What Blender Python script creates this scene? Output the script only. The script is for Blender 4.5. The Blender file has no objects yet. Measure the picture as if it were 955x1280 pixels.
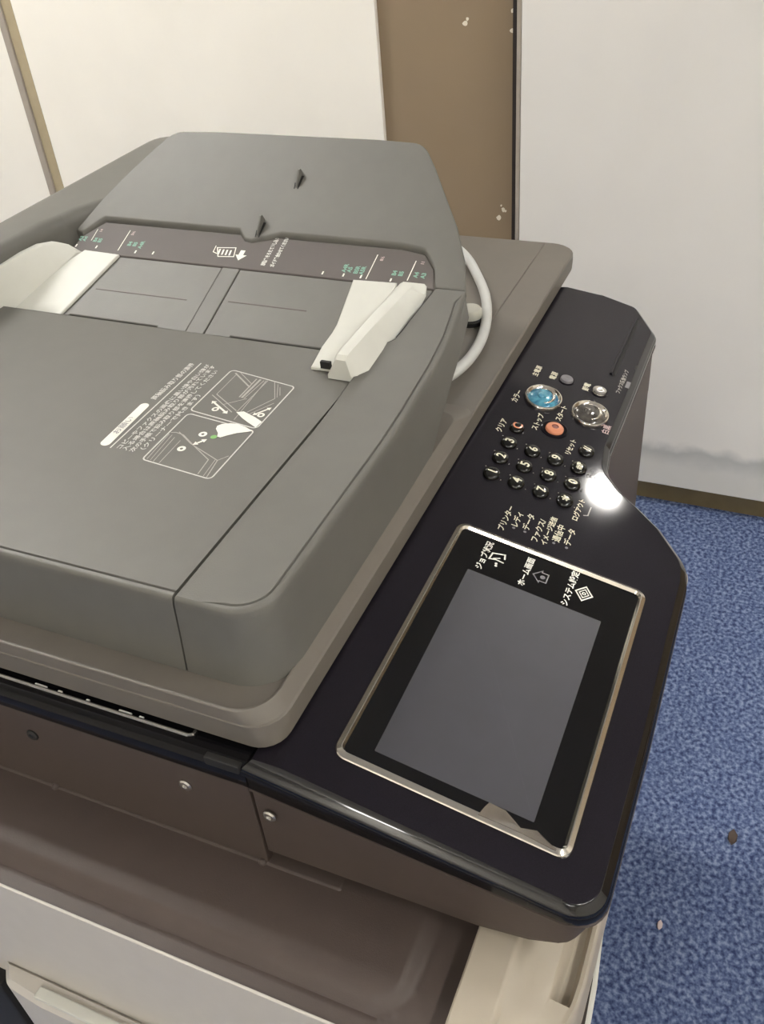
import bpy, bmesh, math, random
from math import sin, cos, pi, radians, sqrt
from mathutils import Matrix, Vector

# ------------------------------------------------------------------ scene, camera, light
S = bpy.context.scene
COL = S.collection
S.view_settings.view_transform = 'Standard'
S.view_settings.look = 'None'
S.view_settings.gamma = 1.0
S.view_settings.use_curve_mapping = False
S.view_settings.exposure = 0.17

CAM_POS = Vector((-0.2365, -0.025, 1.235))
cam_d = bpy.data.cameras.new('camera')
cam = bpy.data.objects.new('camera', cam_d)
COL.objects.link(cam)
right = Vector((0.39080715, -0.91710751, -0.07863579))
down = Vector((-0.59094538, -0.18448252, -0.78533417))
fwd = Vector((0.70572894, 0.35338367, -0.61405753))
R = Matrix((right, -down, -fwd)).transposed()
cam.matrix_world = Matrix.Translation(CAM_POS) @ R.to_4x4()
cam_d.sensor_fit = 'VERTICAL'
cam_d.sensor_height = 36.0
cam_d.lens = 36.0 * 1165.47 / 1280.0
cam_d.clip_start = 0.01
S.camera = cam

W = bpy.data.worlds.new('world')
S.world = W
W.use_nodes = True
W.node_tree.nodes['Background'].inputs[0].default_value = (0.9, 0.95, 1.0, 1)
W.node_tree.nodes['Background'].inputs[1].default_value = 0.15

LAMP_WARM = (1.0, 0.98, 0.935)
# fluorescent fixtures: x, y, strength, length along (0 = x, 1 = y)
FIXTURES = [(-2.3, 0.14, 28.0, 2), (0.75, 1.9, 106.0, 1), (0.2, -1.5, 70.0, 0), (3.0, 1.4, 40.0, 0), (-2.0, -1.6, 44.0, 1)]  # last entry is an added fill lamp, brightening wall and left-facing sides
SPOT_LAMP = (2.62, -0.34, 260.0)

# ------------------------------------------------------------------ materials
def srgb(r, g, b):
    f = lambda c: (c/255/12.92) if c/255 <= 0.04045 else ((c/255+0.055)/1.055)**2.4
    return (f(r), f(g), f(b), 1)

def mat(name, col, rough=0.5, metal=0.0, noise=0.06, nscale=60, bump=0.0, bscale=900, spec=0.5, coat=0.0, coat_rough=0.05):
    m = bpy.data.materials.new(name)
    m.use_nodes = True
    nt = m.node_tree
    b = nt.nodes['Principled BSDF']
    b.inputs['Roughness'].default_value = rough
    b.inputs['Metallic'].default_value = metal
    b.inputs['Specular IOR Level'].default_value = spec
    b.inputs['Coat Weight'].default_value = coat
    b.inputs['Coat Roughness'].default_value = coat_rough
    tc = nt.nodes.new('ShaderNodeTexCoord')
    n = nt.nodes.new('ShaderNodeTexNoise')
    n.inputs['Scale'].default_value = nscale
    n.inputs['Detail'].default_value = 5
    nt.links.new(tc.outputs['Object'], n.inputs['Vector'])
    r = nt.nodes.new('ShaderNodeValToRGB')
    lo = [c*(1-noise) for c in col[:3]] + [1]
    hi = [min(1, c*(1+noise)) for c in col[:3]] + [1]
    r.color_ramp.elements[0].position = 0.3
    r.color_ramp.elements[1].position = 0.7
    r.color_ramp.elements[0].color = lo
    r.color_ramp.elements[1].color = hi
    nt.links.new(n.outputs['Fac'], r.inputs['Fac'])
    nt.links.new(r.outputs['Color'], b.inputs['Base Color'])
    if bump:
        n2 = nt.nodes.new('ShaderNodeTexNoise')
        n2.inputs['Scale'].default_value = bscale
        n2.inputs['Detail'].default_value = 2
        nt.links.new(tc.outputs['Object'], n2.inputs['Vector'])
        bp = nt.nodes.new('ShaderNodeBump')
        bp.inputs['Strength'].default_value = bump
        bp.inputs['Distance'].default_value = 0.0006
        nt.links.new(n2.outputs['Fac'], bp.inputs['Height'])
        nt.links.new(bp.outputs['Normal'], b.inputs['Normal'])
    return m

M = {}
M['gray'] = mat('gray_plastic', srgb(96, 94, 88), 0.5, noise=0.03, bump=0.12, bscale=1200)
M['lid'] = mat('lid_plastic', srgb(102, 96, 88), 0.5, noise=0.03, bump=0.12, bscale=1200)
M['strip'] = mat('mauve_plastic', srgb(84, 77, 74), 0.62, noise=0.03, bump=0.1, bscale=1200)
M['brown'] = mat('brown_plastic', srgb(73, 63, 58), 0.5, noise=0.04, spec=0.35, bump=0.12, bscale=1200)
M['hollow'] = mat('dark_hollow', srgb(22, 20, 19), 0.7)
M['panel'] = mat('black_panel', srgb(25, 22, 28), 0.42, noise=0.25, nscale=1500, spec=0.05, coat=0.38, coat_rough=0.055)
M['gloss'] = mat('black_gloss', srgb(16, 15, 17), 0.14, noise=0.05, spec=0.25)
M['bevel'] = mat('black_bevel', srgb(14, 13, 15), 0.06, noise=0.05, spec=0.6)
M['glass'] = mat('black_glass', srgb(9, 8, 9), 0.06, noise=0.02)
M['key'] = mat('black_key', srgb(17, 16, 13), 0.12, noise=0.05)
M['chrome'] = mat('chrome', srgb(214, 208, 198), 0.16, metal=1.0, noise=0.02)
M['silver'] = mat('silver', srgb(190, 186, 180), 0.25, metal=0.9, noise=0.03)
M['white_body'] = mat('white_body', srgb(194, 188, 179), 0.45, noise=0.02, bump=0.06)
M['cover_white'] = mat('cover_white', srgb(172, 162, 146), 0.45, noise=0.02, bump=0.06)
M['cream'] = mat('cream_plastic', srgb(203, 202, 193), 0.45, noise=0.02)
M['cream_gray'] = mat('pale_gray_plastic', srgb(190, 188, 176), 0.45, noise=0.02)
M['print'] = mat('white_print', srgb(208, 206, 200), 0.6, noise=0.08, nscale=800)
M['print_soft'] = mat('pale_print', srgb(172, 168, 161), 0.6, noise=0.10, nscale=800)
M['print_bright'] = mat('bright_print', srgb(238, 236, 226), 0.6, noise=0.02)
M['print_yellow'] = mat('cream_print', srgb(226, 221, 196), 0.5, noise=0.05, nscale=800)
M['print_green'] = mat('green_print', srgb(126, 168, 150), 0.6, noise=0.08, nscale=800)
M['print_pink'] = mat('pink_print', srgb(205, 180, 178), 0.6, noise=0.08, nscale=800)
M['dim_print'] = mat('dim_print', srgb(120, 117, 120), 0.5)
M['green'] = mat('green_dot', srgb(120, 172, 98), 0.6)
M['orange'] = mat('orange_key', srgb(222, 146, 112), 0.22)
M['orange_dark'] = mat('orange_dark', srgb(120, 45, 22), 0.3)
M['screen'] = mat('touch_screen', srgb(57, 56, 62), 0.40, noise=0.05, nscale=60, spec=0.7)
M['film'] = mat('peeling_film', srgb(96, 88, 79), 0.3, noise=0.15, nscale=90)
M['cable'] = mat('cable_gray', srgb(196, 196, 192), 0.4, noise=0.04)
M['metal'] = mat('lamp_housing', srgb(220, 220, 216), 0.4, noise=0.02)
M['trim'] = mat('joint_trim', srgb(164, 154, 142), 0.5, noise=0.04)
M['trim2'] = mat('joint_trim_beige', srgb(172, 158, 128), 0.5, noise=0.04)

def blue_button():
    m = mat('blue_dome', srgb(60, 130, 160), 0.1, noise=0.5, nscale=160)
    nt = m.node_tree
    r = [x for x in nt.nodes if x.type == 'VALTORGB'][0]
    r.color_ramp.elements[0].color = srgb(16, 70, 112)
    r.color_ramp.elements[1].color = srgb(98, 170, 190)
    return m
M['blue'] = blue_button()
M['dome'] = mat('clear_dome', srgb(84, 80, 76), 0.12, metal=0.3, noise=0.45, nscale=160)

def carpet():
    m = bpy.data.materials.new('blue_carpet')
    m.use_nodes = True
    nt = m.node_tree
    b = nt.nodes['Principled BSDF']
    b.inputs['Roughness'].default_value = 0.95
    b.inputs['Specular IOR Level'].default_value = 0.1
    tc = nt.nodes.new('ShaderNodeTexCoord')
    n1 = nt.nodes.new('ShaderNodeTexNoise'); n1.inputs['Scale'].default_value = 150; n1.inputs['Detail'].default_value = 4
    n2 = nt.nodes.new('ShaderNodeTexNoise'); n2.inputs['Scale'].default_value = 14; n2.inputs['Detail'].default_value = 3
    nt.links.new(tc.outputs['Object'], n1.inputs['Vector']); nt.links.new(tc.outputs['Object'], n2.inputs['Vector'])
    r = nt.nodes.new('ShaderNodeValToRGB')
    e = r.color_ramp.elements
    e[0].position = 0.34; e[0].color = srgb(50, 61, 96)
    e[1].position = 0.66; e[1].color = srgb(130, 142, 170)
    mid = e.new(0.5); mid.color = srgb(88, 102, 135)
    nt.links.new(n1.outputs['Fac'], r.inputs['Fac'])
    mx = nt.nodes.new('ShaderNodeMix'); mx.data_type = 'RGBA'; mx.blend_type = 'MULTIPLY'
    mx.inputs[0].default_value = 0.5
    r2 = nt.nodes.new('ShaderNodeValToRGB')
    r2.color_ramp.elements[0].position = 0.35; r2.color_ramp.elements[0].color = (0.72, 0.76, 0.84, 1)
    r2.color_ramp.elements[1].position = 0.65; r2.color_ramp.elements[1].color = (1, 1, 1, 1)
    nt.links.new(n2.outputs['Fac'], r2.inputs['Fac'])
    nt.links.new(r.outputs['Color'], mx.inputs[6]); nt.links.new(r2.outputs['Color'], mx.inputs[7])
    nt.links.new(mx.outputs[2], b.inputs['Base Color'])
    bp = nt.nodes.new('ShaderNodeBump'); bp.inputs['Strength'].default_value = 0.6; bp.inputs['Distance'].default_value = 0.003
    nt.links.new(n1.outputs['Fac'], bp.inputs['Height']); nt.links.new(bp.outputs['Normal'], b.inputs['Normal'])
    return m
M['carpet'] = carpet()

def painted(name, col, dirt_col, dirt_top=None):
    """painted sheet metal: faint mottling, and scuffing near the floor where asked"""
    m = mat(name, col, 0.5, noise=0.025, nscale=5, bump=0.05, bscale=350)
    if dirt_top:
        nt = m.node_tree
        b = nt.nodes['Principled BSDF']
        r = [x for x in nt.nodes if x.type == 'VALTORGB'][0]
        tc = [x for x in nt.nodes if x.type == 'TEX_COORD'][0]
        sx = nt.nodes.new('ShaderNodeSeparateXYZ')
        nt.links.new(tc.outputs['Object'], sx.inputs[0])
        n = nt.nodes.new('ShaderNodeTexNoise'); n.inputs['Scale'].default_value = 16; n.inputs['Detail'].default_value = 7
        nt.links.new(tc.outputs['Object'], n.inputs['Vector'])
        ma = nt.nodes.new('ShaderNodeMath'); ma.operation = 'MULTIPLY_ADD'
        ma.inputs[1].default_value = 0.05
        nt.links.new(n.outputs['Fac'], ma.inputs[0]); nt.links.new(sx.outputs['Z'], ma.inputs[2])
        rr = nt.nodes.new('ShaderNodeValToRGB')
        e = rr.color_ramp.elements
        d = dirt_top + 0.025
        e[0].position = 0.0; e[0].color = (0.25, 0.25, 0.25, 1)
        e[1].position = d; e[1].color = (0, 0, 0, 1)
        a = e.new(d-0.02); a.color = (1, 1, 1, 1)
        a = e.new(d-0.06); a.color = (0.45, 0.45, 0.45, 1)
        nt.links.new(ma.outputs[0], rr.inputs['Fac'])
        mx = nt.nodes.new('ShaderNodeMix'); mx.data_type = 'RGBA'
        nt.links.new(rr.outputs['Color'], mx.inputs[0])
        nt.links.new(r.outputs['Color'], mx.inputs[6])
        mx.inputs[7].default_value = dirt_col
        nt.links.new(mx.outputs[2], b.inputs['Base Color'])
    return m
M['wall_white'] = painted('white_wall_paint', srgb(248, 243, 232), srgb(150, 150, 145))
M['door_white'] = painted('worn_white_door', srgb(232, 228, 221), srgb(186, 186, 182), 0.165)
M['wall_brown'] = painted('brown_sheet', srgb(141, 122, 97), srgb(120, 100, 80))
M['base'] = mat('baseboard_brown', srgb(112, 98, 68), 0.5, noise=0.15, nscale=20)
M['ceiling'] = mat('ceiling_board', srgb(225, 222, 214), 0.8, noise=0.03, nscale=30)
M['chip'] = mat('paint_chip', srgb(232, 224, 206), 0.6)
M['gapdark'] = mat('dark_gap', srgb(44, 36, 32), 0.7)

def emit(name, col, s):
    m = bpy.data.materials.new(name); m.use_nodes = True
    nt = m.node_tree
    nt.nodes.remove(nt.nodes['Principled BSDF'])
    e = nt.nodes.new('ShaderNodeEmission')
    e.inputs[0].default_value = (*col, 1); e.inputs[1].default_value = s
    nt.links.new(e.outputs[0], nt.nodes['Material Output'].inputs[0])
    return m

# ------------------------------------------------------------------ mesh helpers
def finish(bm, sharp=32):
    bmesh.ops.remove_doubles(bm, verts=bm.verts, dist=1e-6)
    bmesh.ops.recalc_face_normals(bm, faces=bm.faces)
    for f in bm.faces: f.smooth = True
    for e in bm.edges:
        if len(e.link_faces) == 2:
            e.smooth = e.calc_face_angle(0) < radians(sharp)
        else:
            e.smooth = False

def link(name, bm, m, parent=None, sharp=32, fin=True):
    if fin: finish(bm, sharp)
    me = bpy.data.meshes.new(name)
    bm.to_mesh(me); bm.free()
    ms = m if isinstance(m, (list, tuple)) else [m]
    for x in ms: me.materials.append(x)
    o = bpy.data.objects.new(name, me)
    COL.objects.link(o)
    if parent: o.parent = parent
    if fin:
        w = o.modifiers.new('weighted_normals', 'WEIGHTED_NORMAL')
        w.mode = 'FACE_AREA'; w.weight = 80; w.keep_sharp = True
    return o

def thing(name, label, cat, group=None, loc=(0, 0, 0)):
    o = bpy.data.objects.new(name, None); COL.objects.link(o)
    o.empty_display_size = 0.05; o.location = loc
    o['label'] = label; o['category'] = cat
    if group: o['group'] = group
    return o

def tag(o, label, cat, group=None):
    o['label'] = label; o['category'] = cat
    if group: o['group'] = group
    return o

def structure(o, label=None, cat=None):
    o['kind'] = 'structure'
    if label: o['label'] = label
    if cat: o['category'] = cat
    return o

def rpoly(pts, n=6):
    """polygon with rounded corners; each pt (x, y) or (x, y, r); counter-clockwise"""
    out = []
    N = len(pts)
    for i, p in enumerate(pts):
        r = p[2] if len(p) > 2 else 0
        P = Vector(p[:2]); A = Vector(pts[i-1][:2]); B = Vector(pts[(i+1) % N][:2])
        if r <= 0:
            out.append((P.x, P.y)); continue
        a = (A-P).normalized(); b = (B-P).normalized()
        ang = a.angle(b)
        t = min(r / math.tan(ang/2), (A-P).length*0.49, (B-P).length*0.49)
        rr = t * math.tan(ang/2)
        c = P + (a+b).normalized() * (rr / sin(ang/2))
        s = P + a*t; e = P + b*t
        a0 = math.atan2(s.y-c.y, s.x-c.x); a1 = math.atan2(e.y-c.y, e.x-c.x)
        d = a1-a0
        while d > pi: d -= 2*pi
        while d < -pi: d += 2*pi
        for k in range(n+1):
            q = a0 + d*k/n
            out.append((c.x+rr*cos(q), c.y+rr*sin(q)))
    return out

def offset(poly, d):
    """inward offset of a counter-clockwise outline"""
    out = []
    N = len(poly)
    for i in range(N):
        P = Vector(poly[i]); A = Vector(poly[i-1]); B = Vector(poly[(i+1) % N])
        u = (P-A); v = (B-P)
        if u.length < 1e-9: u = v
        if v.length < 1e-9: v = u
        u.normalize(); v.normalize()
        n1 = Vector((-u.y, u.x)); n2 = Vector((-v.y, v.x))
        m = n1+n2
        if m.length < 1e-6: m = n1
        m.normalize()
        k = max(0.35, m.dot(n1))
        q = P + m*(d/k)
        out.append((q.x, q.y))
    return out

def loft(rings, cuts_x=(), cuts_y=(), ztop=None, zbot=None, captop=True, capbot=True, bm=None):
    """rings: list of lists of 3-D points, bottom to top"""
    bm = bm or bmesh.new()
    vr = [[bm.verts.new(p) for p in r] for r in rings]
    n = len(vr[0])
    for a, b in zip(vr[:-1], vr[1:]):
        for i in range(n):
            j = (i+1) % n
            bm.faces.new((a[i], a[j], b[j], b[i]))
    caps = []
    if captop: caps.append((bm.faces.new(vr[-1]), ztop))
    if capbot: caps.append((bm.faces.new(list(reversed(vr[0]))), zbot))
    for f, fn in caps:
        if not fn: continue
        faces = [f]
        for ax, cuts in ((0, cuts_x), (1, cuts_y)):
            for c in cuts:
                no = Vector((1, 0, 0)) if ax == 0 else Vector((0, 1, 0))
                co = Vector((c, 0, 0)) if ax == 0 else Vector((0, c, 0))
                geom = set(faces)
                for ff in faces:
                    geom.update(ff.edges); geom.update(ff.verts)
                # project on flat plane for clean cuts
                r = bmesh.ops.bisect_plane(bm, geom=list(geom), dist=1e-7, plane_co=co, plane_no=no)
                fs = [g for g in r['geom'] if isinstance(g, bmesh.types.BMFace)]
                faces = fs
        for ff in faces:
            for v in ff.verts:
                v.co.z = fn(v.co.x, v.co.y)
    return bm

def shell(outline, profile, cuts_x=(), cuts_y=(), top=None, bot=None):
    """profile: list of (inset, z or function(x, y)) from bottom to top"""
    rings = []
    for d, z in profile:
        o = offset(outline, d) if d else outline
        rings.append([(x, y, z(x, y) if callable(z) else z) for x, y in o])
    zt = profile[-1][1]; zb = profile[0][1]
    return loft(rings, cuts_x, cuts_y, zt if callable(zt) else None, zb if callable(zb) else None)

def box_bm(x0, x1, y0, y1, z0, z1, bev=0.0, seg=2, bm=None):
    b = bmesh.new()
    r = bmesh.ops.create_cube(b, size=1)
    for v in b.verts:
        v.co = Vector(((x0+x1)/2 + v.co.x*(x1-x0), (y0+y1)/2 + v.co.y*(y1-y0), (z0+z1)/2 + v.co.z*(z1-z0)))
    if bev:
        bmesh.ops.bevel(b, geom=list(b.edges), offset=bev, segments=seg, affect='EDGES', profile=0.5)
    if bm is None: return b
    me = bpy.data.meshes.new('tmp'); b.to_mesh(me); b.free(); bm.from_mesh(me); bpy.data.meshes.remove(me)
    return bm

def tube_bm(pts, r, n=12, closed=False, bm=None):
    bm = bm or bmesh.new()
    P = [Vector(p) for p in pts]
    N = len(P)
    prev = None
    rings = []
    for i, p in enumerate(P):
        a = P[i-1] if (i > 0 or closed) else P[i]
        b = P[(i+1) % N] if (i < N-1 or closed) else P[i]
        t = (b-a).normalized()
        if prev is None:
            u = t.orthogonal().normalized()
        else:
            u = (prev - t*prev.dot(t)).normalized()
        prev = u
        w = t.cross(u)
        rr = r[i] if isinstance(r, (list, tuple)) else r
        rings.append([bm.verts.new(p + u*rr*cos(2*pi*k/n) + w*rr*sin(2*pi*k/n)) for k in range(n)])
    m = N if closed else N-1
    for i in range(m):
        a = rings[i]; b = rings[(i+1) % N]
        for k in range(n):
            bm.faces.new((a[k], a[(k+1) % n], b[(k+1) % n], b[k]))
    if not closed:
        bm.faces.new(list(reversed(rings[0]))); bm.faces.new(rings[-1])
    return bm

def lathe_bm(profile, n=32, ex=1.0, ey=1.0, bm=None, mats=None):
    """profile (r, z) from bottom to the axis on top"""
    bm = bm or bmesh.new()
    rings = []
    for r, z in profile:
        if r < 1e-7: rings.append([bm.verts.new((0, 0, z))])
        else: rings.append([bm.verts.new((r*ex*cos(2*pi*k/n), r*ey*sin(2*pi*k/n), z)) for k in range(n)])
    for i, (a, b) in enumerate(zip(rings[:-1], rings[1:])):
        mi = mats[i] if mats else 0
        for k in range(n):
            j = (k+1) % n
            if len(b) == 1: f = bm.faces.new((a[k], a[j], b[0]))
            elif len(a) == 1: f = bm.faces.new((a[0], b[j], b[k]))
            else: f = bm.faces.new((a[k], a[j], b[j], b[k]))
            f.material_index = mi
    if len(rings[0]) > 1: bm.faces.new(list(reversed(rings[0])))
    return bm

def catmull(pts, k=8):
    P = [Vector(p) for p in pts]
    out = []
    for i in range(len(P)-1):
        p0 = P[max(i-1, 0)]; p1 = P[i]; p2 = P[i+1]; p3 = P[min(i+2, len(P)-1)]
        for j in range(k):
            t = j/k
            out.append(0.5*((2*p1)+(-p0+p2)*t+(2*p0-5*p1+4*p2-p3)*t*t+(-p0+3*p1-3*p2+p3)*t**3))
    out.append(P[-1])
    return out

def lerp_tab(tab):
    def f(x):
        if x <= tab[0][0]: return tab[0][1]
        for (a, za), (b, zb) in zip(tab[:-1], tab[1:]):
            if x <= b: return za + (zb-za)*(x-a)/(b-a)
        return tab[-1][1]
    return f

# flat print -------------------------------------------------------
def plane_matrix(origin, ux, uy):
    ux = Vector(ux).normalized(); uz = ux.cross(Vector(uy)).normalized(); uy = uz.cross(ux)
    m = Matrix((ux, uy, uz)).transposed().to_4x4()
    m.translation = Vector(origin)
    return m

def text_mesh(body, size, ax='CENTER', ay='CENTER', sx=1.0, bold=0.0, spacing=1.0, line=1.0):
    c = bpy.data.curves.new('t', 'FONT')
    c.body = body; c.size = size; c.align_x = ax; c.align_y = ay
    c.resolution_u = 3; c.offset = bold; c.space_character = spacing; c.space_line = line
    o = bpy.data.objects.new('t', c); COL.objects.link(o)
    dg = bpy.context.evaluated_depsgraph_get()
    me = bpy.data.meshes.new_from_object(o.evaluated_get(dg))
    bpy.data.objects.remove(o); bpy.data.curves.remove(c)
    if sx != 1.0:
        for v in me.vertices: v.co.x *= sx
    return me

def put_text(name, body, size, base, u, v, m, parent, lift=0.00025, **k):
    me = text_mesh(body, size, **k)
    me.transform(base @ Matrix.Translation((u, v, lift)))
    me.name = name
    me.materials.clear(); me.materials.append(m)
    o = bpy.data.objects.new(name, me); COL.objects.link(o); o.parent = parent
    return o

def add_mesh(bm, me, mi=0):
    n = len(bm.faces)
    bm.from_mesh(me)
    bm.faces.ensure_lookup_table()
    for f in bm.faces[n:]: f.material_index = mi

def ribbon(bm, pts, w, base, lift=0.0003, closed=False, mi=0):
    P = [Vector((p[0], p[1])) for p in pts]
    N = len(P)
    L, Rr = [], []
    for i, p in enumerate(P):
        a = P[i-1] if (i > 0 or closed) else p
        b = P[(i+1) % N] if (i < N-1 or closed) else p
        d1 = (p-a); d2 = (b-p)
        if d1.length < 1e-9: d1 = d2
        if d2.length < 1e-9: d2 = d1
        d1.normalize(); d2.normalize()
        n1 = Vector((-d1.y, d1.x)); n2 = Vector((-d2.y, d2.x))
        m = (n1+n2)
        m = m.normalized() if m.length > 1e-6 else n1
        k = max(0.5, m.dot(n1))
        L.append(p + m*(w/2/k)); Rr.append(p - m*(w/2/k))
    vl = [bm.verts.new(base @ Vector((q.x, q.y, lift))) for q in L]
    vr = [bm.verts.new(base @ Vector((q.x, q.y, lift))) for q in Rr]
    for i in range(N if closed else N-1):
        j = (i+1) % N
        f = bm.faces.new((vl[i], vr[i], vr[j], vl[j])); f.material_index = mi

def flat_poly(bm, pts, base, lift=0.0003, mi=0):
    f = bm.faces.new([bm.verts.new(base @ Vector((p[0], p[1], lift))) for p in pts]); f.material_index = mi

def disc(bm, c, r, base, lift=0.0003, n=20, hole=0.0, mi=0):
    if hole:
        a = [bm.verts.new(base @ Vector((c[0]+r*cos(2*pi*k/n), c[1]+r*sin(2*pi*k/n), lift))) for k in range(n)]
        b = [bm.verts.new(base @ Vector((c[0]+hole*cos(2*pi*k/n), c[1]+hole*sin(2*pi*k/n), lift))) for k in range(n)]
        for k in range(n):
            f = bm.faces.new((a[k], a[(k+1) % n], b[(k+1) % n], b[k])); f.material_index = mi
    else:
        flat_poly(bm, [(c[0]+r*cos(2*pi*k/n), c[1]+r*sin(2*pi*k/n)) for k in range(n)], base, lift, mi)

# ------------------------------------------------------------------ the room
XW = 1.40          # face of the partition behind the copier
PH = 1.50          # height of that partition
def slab(name, *a, m, bev=0.0, parent=None):
    return link(name, box_bm(*a, bev), m, parent)

structure(slab('floor', -3.0, 5.2, -3.0, 3.0, -0.05, 0.0, m=M['carpet']))
structure(slab('ceiling', -3.0, 5.2, -3.0, 3.0, 2.6, 2.65, m=M['ceiling']))
structure(slab('wall_left', -3.05, -3.0, -3.0, 3.0, 0, 2.6, m=M['wall_white']))
structure(slab('wall_far', 5.2, 5.25, -3.0, 3.0, 0, 2.6, m=M['wall_white']))
structure(slab('wall_back', -3.0, 5.2, 3.0, 3.05, 0, 2.6, m=M['wall_white']))
structure(slab('wall_front', -3.0, 5.2, -3.05, -3.0, 0, 2.6, m=M['wall_white']))
# partition: white panels, brown infill panel, a door leaf hung clear of the floor
wr = structure(slab('wall_right', XW+0.012, XW+0.05, -3.0, 3.0, 0.0, PH, m=M['wall_brown']))
slab('panel', XW, XW+0.012, 0.712, 1.512, 0.05, PH, m=M['wall_white'], bev=0.002, parent=wr)
slab('panel', XW, XW+0.012, 1.556, 2.99, 0.05, PH, m=M['wall_white'], bev=0.002, parent=wr)
tr = structure(slab('trim_1', XW-0.004, XW+0.010, 1.538, 1.556, 0.05, PH, m=M['trim'], bev=0.003))
link('trim_face', box_bm(XW+0.0005, XW+0.010, 1.512, 1.538, 0.05, PH, 0.001), M['trim2'], tr)
bb = structure(slab('baseboard_right', XW, XW+0.0125, -3.0, 3.0, 0.0, 0.05, m=M['base']))
dr = structure(link('door_1', box_bm(XW-0.028, XW+0.011, -0.62, 0.444, 0.0575, PH-0.01, 0.003), M['door_white']))
link('edge_strip', box_bm(XW-0.027, XW+0.011, 0.444, 0.452, 0.0575, PH-0.01, 0.002), M['trim'], dr)
link('door_gap', box_bm(XW+0.006, XW+0.0125, 0.452, 0.468, 0.05, PH-0.01), M['gapdark'], dr)
# chips in the brown paint
random.seed(4)
bm = bmesh.new()
for y, z, s in [(0.470, 0.925, .004), (0.471, 0.895, .004), (0.553, 0.906, .0045), (0.549, 0.913, .003), (0.494, 0.577, .005), (0.486, 0.592, .004), (0.482, 0.590, .003), (0.490, 0.600, .002)]:
    pts = [(XW+0.0116, y+s*(0.7+0.5*random.random())*cos(k*pi/4), z+s*(0.7+0.5*random.random())*sin(k*pi/4)) for k in range(8)]
    f = [bm.verts.new(p) for p in pts]
    g = [bm.verts.new((XW+0.0125, p[1], p[2])) for p in pts]
    bm.faces.new(f)
    for k in range(8): bm.faces.new((f[k], f[(k+1) % 8], g[(k+1) % 8], g[k]))
o = link('paint_chips', bm, M['chip'], wr); o['kind'] = 'stuff'

# crumbs on the carpet
def crumb(name, x, y, r, m, label):
    b = bmesh.new(); bmesh.ops.create_icosphere(b, subdivisions=1, radius=r)
    for v in b.verts: v.co = Vector((v.co.x*1.6+x, v.co.y*0.8+y, max(v.co.z*0.5, -r*0.3)+r*0.3+0.0004))
    tag(link(name, b, m), label, 'crumb')
crumb('carpet_crumb', 0.632, -0.100, 0.009, mat('crumb_brown', srgb(70, 58, 52), 0.8), 'small dark brown scrap lying on the blue carpet')
crumb('carpet_crumb', 0.465, -0.027, 0.005, mat('crumb_pale', srgb(196, 180, 178), 0.8), 'tiny pale crumb on the blue carpet close to the copier')

# ceiling lamps
ltube = {}
for i, (x, y, s, al) in enumerate(FIXTURES):
    t = thing('ceiling_lamp', ['fluorescent ceiling lamp above the left end of the room', 'fluorescent ceiling lamp behind the copier', 'fluorescent ceiling lamp in front of the copier', 'fluorescent ceiling lamp beyond the partition', 'fluorescent fill lamp added unseen in the near corner of the room'][i], 'lamp', loc=(x, y, 2.6))
    if al == 1: t.rotation_euler.z = pi/2
    link('housing', box_bm(-0.62, 0.62, -0.13, 0.13, -0.05, 0.0, 0.006), M['metal'], t)
    em = emit('lamp_tube_%d' % i, LAMP_WARM, s)
    if al == 2:      # two wide diffusers side by side
        for sy in (-1, 1):
            link('diffuser', box_bm(-0.60, 0.60, sy*0.066-0.057, sy*0.066+0.057, -0.062, -0.049, 0.004), em, t)
        continue
    for sx in (-1, 1):
        b = bmesh.new()
        for sy in (-0.06, 0.06):
            tube_bm([(sx*0.02, sy, -0.07), (sx*0.6, sy, -0.07)], 0.019, 12, bm=b)
        link('tube', b, em, t)
t = thing('ceiling_lamp', 'round bright ceiling lamp beyond the partition', 'lamp', loc=(SPOT_LAMP[0], SPOT_LAMP[1], 2.6))
link('housing', lathe_bm([(0.12, -0.04), (0.12, 0.0), (0, 0.0)]), M['metal'], t)
link('diffuser', lathe_bm([(0.062, -0.055), (0.062, -0.0405), (0, -0.0405)]), emit('round_lamp', (1, 0.97, 0.92), SPOT_LAMP[2]), t)

# ================================================================== the copier
copier = thing('photocopier', 'grey and black office photocopier with document feeder lid and touch screen panel', 'photocopier')

# ---------------- lower white body
body = link('base_body', box_bm(-0.065, 0.565, 0.095, 0.62, 0.06, 0.7285, 0.004), M['white_body'], copier)
link('side_panel', box_bm(-0.0672, -0.0652, 0.0625, 0.62, 0.06, 0.7425, 0.0008), M['white_body'], copier)
link('plinth', box_bm(-0.05, 0.56, 0.07, 0.61, 0.0, 0.06), M['hollow'], copier)

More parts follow.
